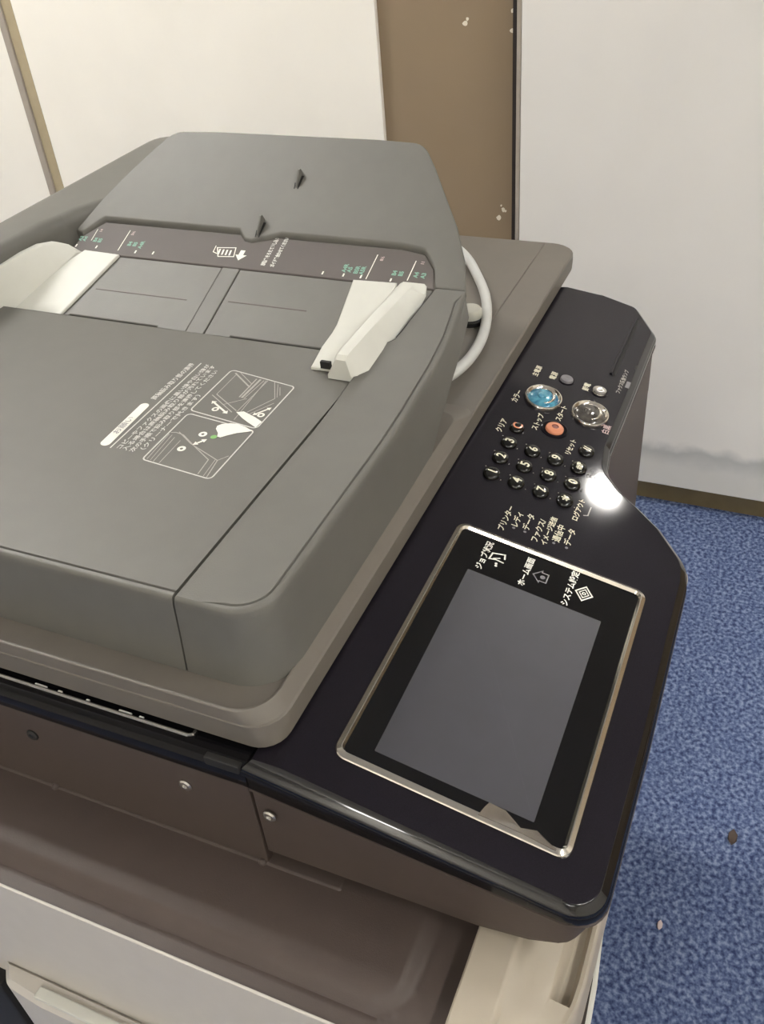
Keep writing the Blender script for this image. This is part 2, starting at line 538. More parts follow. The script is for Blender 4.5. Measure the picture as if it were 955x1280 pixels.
# brown shoulder on the left with a shallow pocket
def shoulder():
    bm = bmesh.new()
    xs0, xs1, y0, y1 = -0.0655, 0.055, 0.0635, 0.62
    nx, ny = 64, 130
    def pocket(x, y):
        # signed distance to a rounded rectangle (open to the right and back)
        px0, py0, r = -0.0535, 0.0835, 0.020
        dx = (px0+r) - x; dy = (py0+r) - y
        if dx > 0 and dy > 0: d = sqrt(dx*dx+dy*dy) - r
        else: d = max(dx, dy) - r
        t = min(1, max(0, (-d)/0.010))
        s = t*t*(3-2*t)
        z = 0.7408 + 0.0055*s
        if 0 < d < 0.0018 and x < -0.05: z -= 0.0012
        return z
    xs = [xs0 + (xs1-xs0)*i/nx for i in range(nx+1)]
    ys = [y0 + (0.16-y0)*i/60 for i in range(60)] + [0.16 + (y1-0.16)*i/30 for i in range(31)]
    g = []
    for y in ys:
        row = []
        for x in xs:
            z = pocket(x, y)
            row.append(bm.verts.new((x, y, z)))
        g.append(row)
    for j in range(len(ys)-1):
        for i in range(nx):
            bm.faces.new((g[j][i], g[j][i+1], g[j+1][i+1], g[j+1][i]))
    # skirt
    r = bmesh.ops.extrude_edge_only(bm, edges=[e for e in bm.edges if e.is_boundary])
    for v in r['geom']:
        if isinstance(v, bmesh.types.BMVert): v.co.z = 0.728
    return link('left_shoulder', bm, M['brown'], copier, 40)
shoulder()

# white front cover: section swept along X, rounded at the left end
def front_cover():
    prof = [(0.0625, 0.70), (0.0625, 0.7515), (0.0615, 0.7525), (0.0425, 0.7525), (0.0405, 0.7512), (0.0385, 0.7490), (0.030, 0.7476), (0.0225, 0.7458), (0.0190, 0.7448),
            (0.0178, 0.7430), (0.0165, 0.7375), (0.0145, 0.7350), (0.0095, 0.7350), (0.0080, 0.7375), (0.0070, 0.7420), (0.0050, 0.7424), (0.0038, 0.7405), (0.0030, 0.736), (0.0032, 0.70)]
    flat = [(y, z if not (0.006 < y < 0.0185) else 0.7446 - (0.0185-y)*0.2) for y, z in prof]
    bm = bmesh.new()
    secs = []
    X = [-0.0655, -0.062, -0.057, -0.050, -0.042, -0.034, -0.027, -0.021, -0.0155, -0.0120, 0.0, 0.02, 0.20, 0.33]
    for x in X:
        pr = prof if x > -0.013 else flat
        sh = 0.0
        if x < 0.0:
            q = min(1, (0.0-x)/0.0655)
            sh = 0.052*(1-sqrt(max(0, 1-q*q)))
        row = []
        for y, z in pr:
            w = max(0, min(1, (0.040-y)/0.036))
            row.append(bm.verts.new((x, y + sh*w, z)))
        secs.append(row)
    for a, b in zip(secs[:-1], secs[1:]):
        for i in range(len(prof)-1):
            bm.faces.new((a[i], b[i], b[i+1], a[i+1]))
    bm.faces.new(secs[0]); bm.faces.new(list(reversed(secs[-1])))
    bm.faces.new([s[0] for s in secs] + [s[-1] for s in reversed(secs)])
    return link('front_cover', bm, M['cover_white'], copier, 40)
front_cover()

def front_layer(name, z0, z1, out, m, bow=0.0):
    pts = [(-0.0655, 0.0615)]
    for k in range(9):
        q = k/8*pi/2
        pts.append((-0.0655*cos(q), 0.0030+out + 0.052*(1-sin(q))))
    pts += [(0.024, 0.0034+out+bow*0.2), (0.049, 0.0045+out+bow*0.55), (0.10, 0.0065+out+bow), (0.33, 0.02+out), (0.33, 0.0615)]
    return link(name, shell(pts, [(0, z0), (0, z1-0.002), (0.0015, z1)]), m, copier)
front_layer('front_gap_shade', 0.55, 0.6995, -0.0014, M['gapdark'], 0.005)  # dark layer standing in for the shadow the cover drops on the door
front_layer('front_door', 0.690, 0.6965, -0.0042, M['cream'], 0.005)
front_layer('front_door', 0.60, 0.6865, -0.0030, M['cream'], 0.005)
front_layer('paper_drawer', 0.06, 0.548, 0.045, M['white_body'])

# bypass tray folded against the left side
def bypass():
    pts = rpoly([(-0.0655, -0.02), (-0.0655, 0.385), (-0.080, 0.372, 0.012), (-0.083, 0.340, 0.02), (-0.083, -0.02)])
    bm = shell(pts, [(0, 0.40), (0, 0.616), (0.0035, 0.621)])
    b = link('bypass_tray', bm, M['white_body'], copier)
    link('tray_lip', box_bm(-0.0815, -0.0735, 0.06, 0.345, 0.6205, 0.6245, 0.0015), M['cream'], b)
    link('tray_end_shade', box_bm(-0.078, -0.0655, 0.386, 0.46, 0.40, 0.60, 0.003), M['hollow'], b)  # dark block put in as the shade beyond the tray's far end
bypass()

# ---------------- scanner body
scn = link('scanner_side', box_bm(0.0, 0.58, 0.1895, 0.62, 0.7435, 0.8195, 0.0010, 2), M['brown'], copier)
# lower rail with rounded end, two moulded pips and screws
bm = box_bm(-0.0018, 0.02, 0.142, 0.62, 0.7425, 0.7475, 0.0022, 3)
link('side_rail', bm, M['brown'], scn)
def screw(y, z, dark=False):
    b = bmesh.new()
    lathe_bm([(0.0042, 0), (0.0042, 0.0008), (0.0033, 0.0016), (0.0018, 0.0016), (0.0014, 0.0006), (0, 0.0006)], 16, bm=b)
    b.transform(Matrix.Translation((-0.0002, y, z)) @ Matrix.Rotation(-pi/2, 4, 'Y'))
    return link('screw', b, M['hollow'] if dark else M['silver'], scn)
for y, z, d in [(0.3435, 0.799, True), (0.233, 0.8015, False), (0.1795, 0.799, False)]:
    screw(y, z, d)
for y in (0.345, 0.193):
    b = bmesh.new(); bmesh.ops.create_icosphere(b, subdivisions=2, radius=0.0028)
    for v in b.verts: v.co += Vector((-0.0005, y, 0.7468))
    link('pip', b, M['brown'], scn)

# glossy black top frame with glass edge strip
def frame_bm():
    prof = [(0.03, 0.8195), (0.0, 0.8195), (-0.0012, 0.8225), (-0.001, 0.829), (0.0015, 0.8335), (0.005, 0.8355), (0.03, 0.8358)]
    bm = bmesh.new()
    rows = []
    for y in (0.1885, 0.62):
        rows.append([bm.verts.new((x, y, z)) for x, z in prof] + [bm.verts.new((0.58, y, 0.8358)), bm.verts.new((0.58, y, 0.8195))])
    n = len(rows[0])
    for i in range(n):
        bm.faces.new((rows[0][i], rows[0][(i+1) % n], rows[1][(i+1) % n], rows[1][i]))
    bm.faces.new(rows[0]); bm.faces.new(list(reversed(rows[1])))
    return bm
fr = link('scanner_frame', frame_bm(), M['gloss'], copier)
b = tube_bm([(0.0085, 0.60, 0.8366), (0.0085, 0.2285, 0.8366), (0.0100, 0.2262, 0.8366), (0.0125, 0.2262, 0.8366)], 0.0011, 8)
link('glass_edge', b, M['silver'], fr)
for y, w in [(0.3315, 0.0085), (0.3175, 0.0028), (0.2975, 0.0022), (0.2715, 0.0085), (0.2605, 0.0028)]:
    link('size_mark', box_bm(0.0094, 0.0108, y-w/2, y+w/2, 0.8358, 0.8368), M['print_bright'], fr)
link('latch_recess', box_bm(-0.0006, 0.004, 0.192, 0.214, 0.8285, 0.8353, 0.0008), M['hollow'], fr)

# ---------------- control panel
TH = radians(13)
Z0 = 0.79946
PB = plane_matrix((0, 0, Z0), (1, 0, 0), (0, cos(TH), sin(TH)))
def pz(y): return Z0 + y*math.tan(TH)
mm = 0.001
PO_uv = [(0, -0.4, 20), (115, -1.6), (255, -0.4), (274, 2.5, 30), (301.1, 25.5, 10), (315.7, 44.2), (326.3, 60.0, 24), (344, 75.5, 26), (372, 79.2, 20), (460, 78.9), (546.7, 79.2), (566, 79.0, 14), (604.2, 104, 12), (608, 140), (599, 196), (0, 196)]
PO = [(p[0]*mm, p[1]*mm*cos(TH)) + ((p[2]*mm,) if len(p) > 2 else ()) for p in PO_uv]
PO = rpoly(PO, 7)
YB = 0.1690
def p_top(x, y):
    return pz(y) if y < YB else min(pz(y), 0.8385)
def p_low(x, y):
    z = pz(min(y, 0.165)) - 0.0112
    if y > 0.165:
        t = min(1, (y-0.165)/0.0235); z = z + (0.8196 - z)*t
    return z
def panel_bm():
    L = lambda d, h: (d, lambda x, y: p_top(x, y) - h)
    prof = [(0.0004, p_low), L(0.0, 0.0055), L(0.0003, 0.0041), L(0.0010, 0.0031), L(0.0036, 0.0007), L(0.0044, 0.0001), L(0.0052, 0.0)]
    return shell(PO, prof, cuts_y=(YB, 0.1738), cuts_x=(), top=True)
pbm = panel_bm()
bmesh.ops.recalc_face_normals(pbm, faces=pbm.faces)
pbm.normal_update()
for f in pbm.faces:
    if 0.15 < f.normal.z < 0.93: f.material_index = 1
panel = link('control_panel', pbm, [M['panel'], M['bevel']], copier, 35)
# gloss skirt of the panel rim
def skirt():
    rings = []
    for d, f in [(0.0002, lambda x, y: p_low(x, y)-0.0002), (-0.0006, lambda x, y: p_low(x, y)+0.0010), (-0.0006, lambda x, y: p_top(x, y)-0.0060), (0.0002, lambda x, y: p_top(x, y)-0.0052)]:
        o = offset(PO, d)
        rings.append([(x, y, f(x, y)) for x, y in o])
    return loft(rings, captop=False, capbot=False)
link('panel_rim', skirt(), M['gloss'], panel, 50)

# brown hood under the panel
hood_bot = lerp_tab([(-0.01, 0.798), (0.0005, 0.7955), (0.0018, 0.7925), (0.0135, 0.7722), (0.022, 0.7663), (0.035, 0.7605), (0.063, 0.7562), (0.19, 0.7575)])
def hood():
    o = offset(PO, 0.0012)
    o = [(x, min(y, 0.1882)) for x, y in o]
    rings = []
    n_ = [(0.0010, lambda x, y: hood_bot(y)), (0.0, lambda x, y: hood_bot(y)+0.0012), (0.0, lambda x, y: p_low(x, y)-0.0022), (-0.0020, lambda x, y: p_low(x, y)-0.0016), (-0.0020, lambda x, y: p_low(x, y)-0.0006), (0.0008, lambda x, y: p_low(x, y)-0.0002)]
    for d, f in n_:
        q = offset(o, d)
        rings.append([(x, min(y, 0.1884), f(x, y)) for x, y in q])
    return loft(rings, cuts_y=(0.0018, 0.0135, 0.022, 0.035, 0.063), zbot=lambda x, y: hood_bot(y), capbot=True, captop=True)
link('panel_hood', hood(), M['brown'], copier, 40)
# brown front column below the key end of the panel
col_out = [(x, y) for x, y in offset(PO, 0.0014) if x > 0.345 and y < 0.186]
link('front_column', shell(col_out + [(0.5955, 0.1865), (0.345, 0.1865)], [(0, 0.06), (0, 0.79)]), M['brown'], copier)

# screen surround: chrome frame, black glass, screen
def PV(u, v, h=0.0): return PB @ Vector((u*mm, v*mm, h))
def prings(pts_mm, prof, bm=None, captop=True):
    rings = []
    base = [(p[0]*mm, p[1]*mm) for p in pts_mm]
    for d, h in prof:
        o = offset(base, d)
        rings.append([tuple(PB @ Vector((x, y, h))) for x, y in o])
    return loft(rings, captop=captop, capbot=False, bm=bm)
ch = rpoly([(24.6, 22.0, 8), (229.8, 22.0, 8), (229.8, 154.4, 8), (24.6, 154.4, 8)], 8)
link('chrome_frame', prings(ch, [(0, -0.001), (0, 0.0010), (0.0005, 0.0017), (0.0030, 0.0029), (0.0036, 0.0029), (0.0048, 0.0012), (0.0048, -0.001)], captop=False), M['chrome'], panel, 25)
gl = rpoly([(29.0, 26.4, 4.5), (225.4, 26.4, 4.5), (225.4, 150.0, 4.5), (29.0, 150.0, 4.5)], 6)
link('screen_bezel', prings(gl, [(0, -0.0005), (0, 0.0008)]), M['glass'], panel)
sc = rpoly([(37.2, 44.4, 0.8), (190.2, 44.4, 0.8), (190.2, 134.4, 0.8), (37.2, 134.4, 0.8)], 3)
link('touch_screen', prings(sc, [(0, 0.0004), (0, 0.00095), (0.0008, 0.00085)]), M['screen'], panel)
# peeling film stuck on the bezel by its edge
bm = bmesh.new()
P_ = [(26.5, 72, .0032), (27.0, 60, .0032), (27.0, 48, .0031), (26.5, 38, .0031), (26, 30, .0031)]
Q_ = [(34.5, 69.0, .0052), (33.5, 60, .0062), (29.0, 50, .0044), (31.0, 42, .0050), (26.8, 30.5, .0033)]
va = [bm.verts.new(PV(*p)) for p in P_]; vb = [bm.verts.new(PV(*q)) for q in Q_]
vm = [bm.verts.new((a.co+b_.co)/2 + PB.to_3x3() @ Vector((0, 0, 0.0014))) for a, b_ in zip(va, vb)]
for i in range(4):
    bm.faces.new((va[i], va[i+1], vm[i+1], vm[i])); bm.faces.new((vm[i], vm[i+1], vb[i+1], vb[i]))
r = bmesh.ops.solidify(bm, geom=list(bm.faces), thickness=0.0002)
link('peeling_film', bm, M['film'], panel, 60)

def ptext(body, size, u, v, m='print_yellow', sx=1.0, name='printed_label', h=0.00025, **k):
    return put_text(name, body, size*mm, PB, u*mm, v*mm, M[m], panel, lift=h, sx=sx, **k)

# round keys
def key_mesh(rx, ry, h, body, size, bodymat, textmat, bold=0.00025):
    bm = bmesh.new()
    prof = [(1.0, -0.001), (1.0, 0.0004), (0.97, h*0.55), (0.85, h*0.85), (0.6, h*0.98), (0.3, h), (0, h)]
    lathe_bm([(r, z) for r, z in prof], 28, rx, ry, bm)
    finish(bm, 45)
    if body:
        me = text_mesh(body, size, bold=bold)
        xs = [v.co.x for v in me.vertices]; ys = [v.co.y for v in me.vertices]
        cx = (min(xs)+max(xs))/2; cy = (min(ys)+max(ys))/2
        for v in me.vertices:
            v.co.x -= cx; v.co.y -= cy
            rr = min(1, sqrt((v.co.x/rx)**2 + (v.co.y/ry)**2))
            v.co.z = h*(1 - 0.16*max(0, rr-0.3)) + 0.00028
        add_mesh(bm, me, 1)
    bm.transform(Matrix.Identity(4))
    return bm
def key(u, v, body, size=9.5, rx=7.3, ry=6.3, h=0.0030, bm_='key', tm='print_yellow', name='key', label=None):
    bm = key_mesh(rx*mm, ry*mm, h, body, size*mm, None, None)
    bm.transform(PB @ Matrix.Translation((u*mm, v*mm, 0)))
    o = link(name, bm, [M[bm_], M[tm]], panel, fin=False)
    if label: o['label'] = label
    return o
for u, row in [(290.2, ('1', 150.8, '4', 131.9, '7', 113.1, '*', 95.0)), (311.0, ('2', 150.8, '5', 131.9, '8', 113.2, '0', 94.8)), (331.8, ('3', 150.4, '6', 131.6, '9', 113.3, '#/P', 95.0))]:
    for k in range(4):
        tx, v = row[2*k], row[2*k+1]
        key(u, v, tx, 6.0 if tx == '#/P' else (13 if tx == '*' else 9.6), label='black round key printed %s' % {'*': 'with a star', '#/P': 'with a hash sign'}.get(tx, tx))
key(355.2, 94.6, '//', 8.5, label='black round key printed with two slanted strokes')
key(353.0, 150.5, 'C', 10.5, tm='orange', rx=6.6, ry=5.8, label='black key with orange letter C')
# raised dots beside the keys
bm = bmesh.new()
for u in (290.2, 311, 331.8):
    for v in (151, 132, 113.2, 95):
        for du, dv in ((6.3, 6.3), (-3.0, -8.2)):
            q = bmesh.ops.create_icosphere(bm, subdivisions=1, radius=0.0007)
            bmesh.ops.translate(bm, verts=q['verts'], vec=PV(u+du, v+dv, 0.0001))
o = link('key_dots', bm, M['silver'], panel); o['kind'] = 'stuff'

# stop key
bm = lathe_bm([(0.0108, 0), (0.0108, 0.0008), (0.0098, 0.0012), (0.0088, -0.0002), (0.0072, 0.0), (0.0072, 0.0016), (0.0062, 0.0028), (0.0028, 0.0032), (0.0024, 0.0027), (0, 0.0027)], 28, mats=[0, 0, 0, 0, 1, 1, 1, 2, 2])
bm.transform(PB @ Matrix.Translation((368.7*mm, 124.1*mm, 0)))
link('stop_key', bm, [M['panel'], M['orange'], M['orange_dark']], panel, 45)['label'] = 'orange domed stop key'
# start keys: oval chrome ring with a domed lens and an inner drop shape
def start_key(u, v, mid, label):
    a, c = 16.3*mm, 14.6*mm
    bm = bmesh.new()
    pr = [(1.06, -0.001), (1.06, 0.0014), (1.02, 0.0026), (0.96, 0.0028), (0.90, 0.0016), (0.84, 0.0010), (0.74, 0.0024), (0.5, 0.0034), (0.25, 0.0038), (0, 0.0039)]
    lathe_bm(pr, 40, a, c, bm, mats=[0, 0, 0, 0, 0, 1, 1, 1, 1])
    # raised chrome crescent modelled in place of the white highlight on the lens
    arc = [(0.62*a*cos(q), 0.55*c*sin(q), 0.0031) for q in [radians(200+d) for d in range(0, 200, 14)]]
    n0 = len(bm.faces)
    tube_bm(arc, [0.0003+0.0011*sin(pi*i/(len(arc)-1)) for i in range(len(arc))], 8, bm=bm)
    bm.faces.ensure_lookup_table()
    for f in bm.faces[n0:]: f.material_index = 0
    n0 = len(bm.faces)
    q = bmesh.ops.create_icosphere(bm, subdivisions=2, radius=0.0034)
    for vv in q['verts']: vv.co = Vector((vv.co.x*1.3-0.0010, vv.co.y+0.002, vv.co.z*0.5+0.0036))
    bm.faces.ensure_lookup_table()
    for f in bm.faces[n0:]: f.material_index = 1
    bm.transform(PB @ Matrix.Translation((u*mm, v*mm, 0)))
    link('start_key', bm, [M['chrome'], M[mid]], panel, 50)['label'] = label
start_key(403.8, 143.3, 'blue', 'oval start key with blue lens in a chrome ring')
start_key(404.1, 103.9, 'dome', 'oval start key with clear grey lens in a chrome ring')
def small_key(u, v, m, r, label, ring=None):
    bm = lathe_bm([(r*1.25*mm, -0.0005), (r*1.25*mm, 0.0004), (r*1.05*mm, -0.0002), (r*mm, 0.0004), (r*0.92*mm, 0.0022), (r*0.55*mm, 0.0028), (r*0.3*mm, 0.0025), (0, 0.0025)], 24, mats=[0, 0, 0, 1, 1, 1, 1])
    bm.transform(PB @ Matrix.Translation((u*mm, v*mm, 0)))
    link('small_key', bm, [M['panel'], M[m]], panel, 45)['label'] = label
small_key(440.9, 133.2, 'dim_print', 5.6, 'dark grey round power key')
small_key(440.4, 104.5, 'silver', 6.2, 'silver round power saving key')

# printed words on the panel
for body, u, v, s, m in [
    ('主電源', 439.8, 158.5, 5.6, 'print_yellow'), ('電源', 441.1, 144.2, 6.0, 'print_yellow'), ('節電', 441.2, 115.4, 6.0, 'print_yellow'),
    ('カラー', 394.9, 163.0, 6.2, 'print_yellow'), ('スタート', 392.8, 124.5, 5.8, 'print_yellow'), ('ストップ', 371.0, 138.1, 5.8, 'print_yellow'),
    ('クリア', 350.4, 161.9, 6.2, 'print_yellow'), ('白黒', 392.0, 86.8, 6.4, 'print_pink'), ('リセット', 354.2, 106.6, 5.4, 'print_yellow'),
    ('ログアウト', 286.7, 83.2, 5.2, 'print_yellow'), ('登録', 331.5, 82.8, 5.6, 'dim_print'), ('ファクス受信ランプ', 467.0, 90.0, 4.4, 'print_soft'),
    ('プリンター', 250.6, 126.7, 5.6, 'print_yellow'), ('レディ', 253.6, 119.2, 5.8, 'print_yellow'), ('データ', 255.2, 111.3, 6.0, 'print_yellow'),
    ('ファクス/', 250.3, 102.8, 5.8, 'print_yellow'), ('イメージ送信', 254.1, 96.3, 5.2, 'print_yellow'), ('通信中', 255.4, 89.4, 6.2, 'print_yellow'), ('データ', 255.6, 81.5, 6.0, 'print_yellow')]:
    ptext(body, s, u, v, m, bold=0.00012)
bm = bmesh.new(); ribbon(bm, [(294*mm, 76*mm), (284*mm, 76*mm), (282.5*mm, 79*mm)], 0.0009, PB, 0.00025)
link('key_mark', bm, M['print_soft'], panel, fin=False)
for u, v in [(243.9, 119.3), (244.2, 111.3), (244.0, 90.4), (244.1, 81.3)]:
    bm = bmesh.new(); disc(bm, (u*mm, v*mm), 0.0011, PB, 0.00025, 12); link('pilot_lamp', bm, M['dim_print'], panel, fin=False)
# words and signs on the black glass
for body, u, v in [('ジョブ状況', 207.5, 128.4), ('ホーム画面', 207.5, 99.2), ('システム設定', 208.0, 69.2)]:
    ptext(body, 5.6, u, v, 'print_bright', h=0.00105, bold=0.00015)
G = 0.00105
def diamond(c, rx, ry): return [((c[0]+rx)*mm, c[1]*mm), (c[0]*mm, (c[1]+ry)*mm), ((c[0]-rx)*mm, c[1]*mm), (c[0]*mm, (c[1]-ry)*mm)]
bm = bmesh.new()
ribbon(bm, diamond((207.8, 60.1), 6.6, 5.6), 0.0010, PB, G, True); ribbon(bm, diamond((207.8, 60.1), 3.9, 3.2), 0.0007, PB, G, True)
disc(bm, (207.8*mm, 60.1*mm), 0.0014, PB, G, 16, 0.0006)
link('settings_sign', bm, M['print_bright'], panel, fin=False)
bm = bmesh.new()
c = (207.8, 89.3)
ribbon(bm, [((c[0]+x)*mm, (c[1]+y)*mm) for x, y in [(-5.6, 0.4), (0, 5.4), (5.6, 0.4), (4.0, 0.4), (4.0, -4.2), (-4.0, -4.2), (-4.0, 0.4)]], 0.0009, PB, G, True)
disc(bm, ((c[0])*mm, (c[1]-1)*mm), 0.0017, PB, G, 16)
link('home_sign', bm, M['dim_print'], panel, fin=False)
bm = bmesh.new()
c = (208.4, 120.0)
ribbon(bm, [((c[0]+x)*mm, (c[1]+y)*mm) for x, y in [(-1.5, -5.0), (-1.0, 0.8), (-2.2, 5.0), (3.8, 4.4), (6.2, -3.6), (1.8, -4.6)]], 0.0011, PB, G)
ribbon(bm, [((c[0]+x)*mm, (c[1]+y)*mm) for x, y in [(-0.8, 2.6), (1.6, -1.6)]], 0.0010, PB, G)
disc(bm, ((c[0]-4.4)*mm, (c[1]-0.6)*mm), 0.0010, PB, G, 12); disc(bm, ((c[0]-6.4)*mm, (c[1]-1.0)*mm), 0.0010, PB, G, 12)
link('job_sign', bm, M['print_bright'], panel, fin=False)
# raised step and lamp lens near the right end
def bar_on_panel(name, u0, u1, v0, v1, h, m, bev=0.0004):
    bm = box_bm(u0*mm, u1*mm, v0*mm, v1*mm, -0.0008, h, bev)
    bm.transform(PB)
    return link(name, bm, m, panel)
bar_on_panel('groove', 471, 578, 97.6, 100.2, 0.0003, M['hollow'], 0.0)
bar_on_panel('step_ridge', 472, 580, 100.6, 103.0, 0.0016, M['panel'])
bar_on_panel('lamp_lens', 460, 470, 83.2, 86.8, 0.0004, M['dim_print'])
bar_on_panel('usb_flap', 492, 500, 83.4, 85.2, 0.0003, M['glass'])

# ---------------- lid (platen cover)
ZL = 0.8395
def rrect(x0, x1, y0, y1, z, r, n=6):
    return [(x, y, z) for x, y in rpoly([(x0, y0, r), (x1, y0, r*0.6), (x1, y1, r), (x0, y1, r)], n)]
def lid_ring(d, z, r=0.018):
    x0, x1, y0, y1 = 0.0105+d, 0.6565-d, 0.1735+d, 0.62-d
    return [(x, y, z) for x, y in rpoly([(x0, y0, r), (x1, y0, 0.025), (x1, y1, 0.02), (x0, y1, 0.02)], 6)]
lid_r = [lid_ring(0.0018, ZL, 0.014), lid_ring(0.0004, ZL+0.0012, 0.016), lid_ring(0.0, 0.8490), lid_ring(0.0002, 0.8556, 0.020), lid_ring(0.0014, 0.8568, 0.020)]
lid = link('platen_lid', loft(lid_r), M['lid'], copier, 38)
pl_r = [rrect(0.0111, 0.345, 0.1737, 0.618, 0.8550, 0.020), rrect(0.0113, 0.340, 0.1743, 0.618, 0.8560, 0.020), rrect(0.0120, 0.316, 0.1798, 0.618, 0.8637, 0.022), rrect(0.0125, 0.314, 0.1804, 0.618, 0.8642, 0.022),
        rrect(0.0135, 0.252, 0.1812, 0.610, 0.8642, 0.021), rrect(0.0140, 0.251, 0.1815, 0.609, 0.8638, 0.021), rrect(0.0150, 0.249, 0.1822, 0.608, 0.8616, 0.020)]
link('lid_step', loft(pl_r), M['lid'], lid, 30)
# recessed middle of the low end of the lid, shown as a border moulding
bm = loft([rrect(0.352, 0.6525, 0.206, 0.612, 0.8560, 0.004), rrect(0.353, 0.6515, 0.207, 0.611, 0.8578, 0.004), rrect(0.355, 0.650, 0.209, 0.609, 0.8580, 0.004)])
link('lid_moulding', bm, M['lid'], lid, 38)
# ---------------- document feeder
ZT = 0.912
T_front = lerp_tab([(0.0, ZT), (0.20, ZT), (0.23, 0.9132), (0.255, 0.9155), (0.30, 0.9185), (0.325, 0.9215), (0.35, 0.926), (0.3795, 0.9312)])
B_front = lerp_tab([(0.0, 0.8616), (0.255, 0.8616), (0.262, 0.866), (0.28, 0.880), (0.30, 0.891), (0.333, 0.906), (0.38, 0.921)])
feeder_out = rpoly([(0.0355, 0.1845, 0.024), (0.20, 0.1845), (0.25, 0.1850), (0.29, 0.1858), (0.325, 0.1880), (0.352, 0.1912), (0.3785, 0.1950), (0.3785, 0.2185), (0.36, 0.2208), (0.335, 0.2238), (0.314, 0.2262), (0.302, 0.2365), (0.0355, 0.2365)], 9)
# densify along x so the top and underside follow their curves
def dens(poly, step=0.012):
    out = []
    for i, p in enumerate(poly):
        q = poly[(i+1) % len(poly)]
        L = sqrt((p[0]-q[0])**2+(p[1]-q[1])**2)
        k = max(1, int(L/step))
        for j in range(k):
            out.append((p[0]+(q[0]-p[0])*j/k, p[1]+(q[1]-p[1])*j/k))
    return out
cutsx = [0.20, 0.215, 0.23, 0.255, 0.28, 0.30, 0.3125, 0.325, 0.3375, 0.35, 0.365]
def wall_shell(outline, T, B, d_base=-0.005, rim=True, cuts=cutsx, base_y=None):
    t = lambda h: (lambda x, y: T(x)-h)
    prof = [(d_base, lambda x, y: B(x)), (d_base*0.45, lambda x, y: B(x)+(T(x)-B(x))*0.5), (-0.0006, t(0.0055)), (0.0, t(0.0022)), (0.0008, t(0.0007)), (0.0022, t(0.0))]
    if rim: prof += [(0.0040, t(0.0)), (0.0046, t(0.0014)), (0.0054, t(0.0014)), (0.0060, t(0.0003)), (0.0072, t(0.0002))]
    rings = []
    for d, f in prof:
        o = offset(outline, d)
        # straight, shared faces along the seam stay put
        o2 = []
        for (x, y), (ox, oy) in zip(o, outline):
            if base_y and base_y(ox, oy):
                x, y = ox, oy
                if ox < 0.036: x = ox + min(d, 0.0022)
                o2.append((x, y, f(ox, oy) if d < 0.003 else T(ox)-0.0002))
            else:
                o2.append((x, y, f(x, y)))
        rings.append(o2)
    zt = prof[-1][1]; zb = prof[0][1]
    return loft(rings, cuts, (), zt, zb)
fo = dens(feeder_out)
feeder = link('document_feeder', wall_shell(fo, T_front, B_front, base_y=lambda x, y: y > 0.2180 or (x > 0.37)), M['gray'], copier, 38)

# top cover
def top_cover():
    out = rpoly([(0.0355, 0.2376), (0.2995, 0.2376), (0.2995, 0.590), (0.0355, 0.590)], 4)
    out = dens(out, 0.03)
    prof = [(-0.005, 0.8616), (-0.0022, 0.888), (-0.0006, ZT-0.0055), (0.0, ZT-0.0022), (0.0008, ZT-0.0007), (0.0022, ZT), (0.0040, ZT), (0.0046, ZT-0.0014), (0.0054, ZT-0.0014), (0.0060, ZT-0.0003), (0.0072, ZT-0.0002)]
    rings = []
    for d, z in prof:
        r = []
        for (x, y) in out:
            nx, ny = x, y
            if x < 0.0356: nx = 0.0355 + d
            if x > 0.2994: nx = 0.2995 - max(0, min(d, 0.0006)) - (0.003 if d < -0.001 else 0)
            if y < 0.2377: ny = 0.2376 + (max(0, min(d, 0.0005)))
            r.append((nx, ny, z))
        rings.append(r)
    return loft(rings)
cover = link('feeder_cover', top_cover(), M['gray'], feeder, 38)
# core inside so that slots and gaps read dark
link('feeder_core', box_bm(0.296, 0.352, 0.2275, 0.565, 0.8665, 0.888), M['hollow'], feeder)

# lower tray plates, plane rising to the right
SL = 0.38
def zs(x, y=0, o=0): return 0.897 + SL*(x-0.29) + o
def slope_plate(name, pts, m, h=0.0, th=0.004, bev=0.0006, zf=None, parent=feeder, cuts=()):
    zf = zf or zs
    prof = [(0.0, lambda x, y: zf(x)+h-th), (0.0, lambda x, y: zf(x)+h-bev), (bev, lambda x, y: zf(x)+h)]
    return link(name, shell(pts, prof, cuts_x=cuts), m, parent)
slope_plate('tray_plate', [(0.3010, 0.2272), (0.3010, 0.2840), (0.3120, 0.2840), (0.3120, 0.3660), (0.3010, 0.3660), (0.3010, 0.3895), (0.3768, 0.3895), (0.3768, 0.2205)][::-1], M['gray'])
slope_plate('tray_plate', [(0.3010, 0.4068), (0.3010, 0.4345), (0.3120, 0.4345), (0.3120, 0.5230), (0.3010, 0.5230), (0.3010, 0.565), (0.3768, 0.565), (0.3768, 0.4068)][::-1], M['gray'])
slope_plate('centre_rib', [(0.3000, 0.3900), (0.3768, 0.3900), (0.3768, 0.4063), (0.3000, 0.4063)], M['gray'], h=0.0006)
for (a, b_) in [((0.3404, 0.5135), (0.3429, 0.422)), ((0.3438, 0.3844), (0.339, 0.3135))]:
    slope_plate('score_line', [(a[0]-0.0004, b_[1]), (a[0]+0.0004, b_[1]), (a[0]+0.0004, a[1]), (a[0]-0.0004, a[1])], M['brown'], h=0.0002, th=0.001, bev=0.0001)
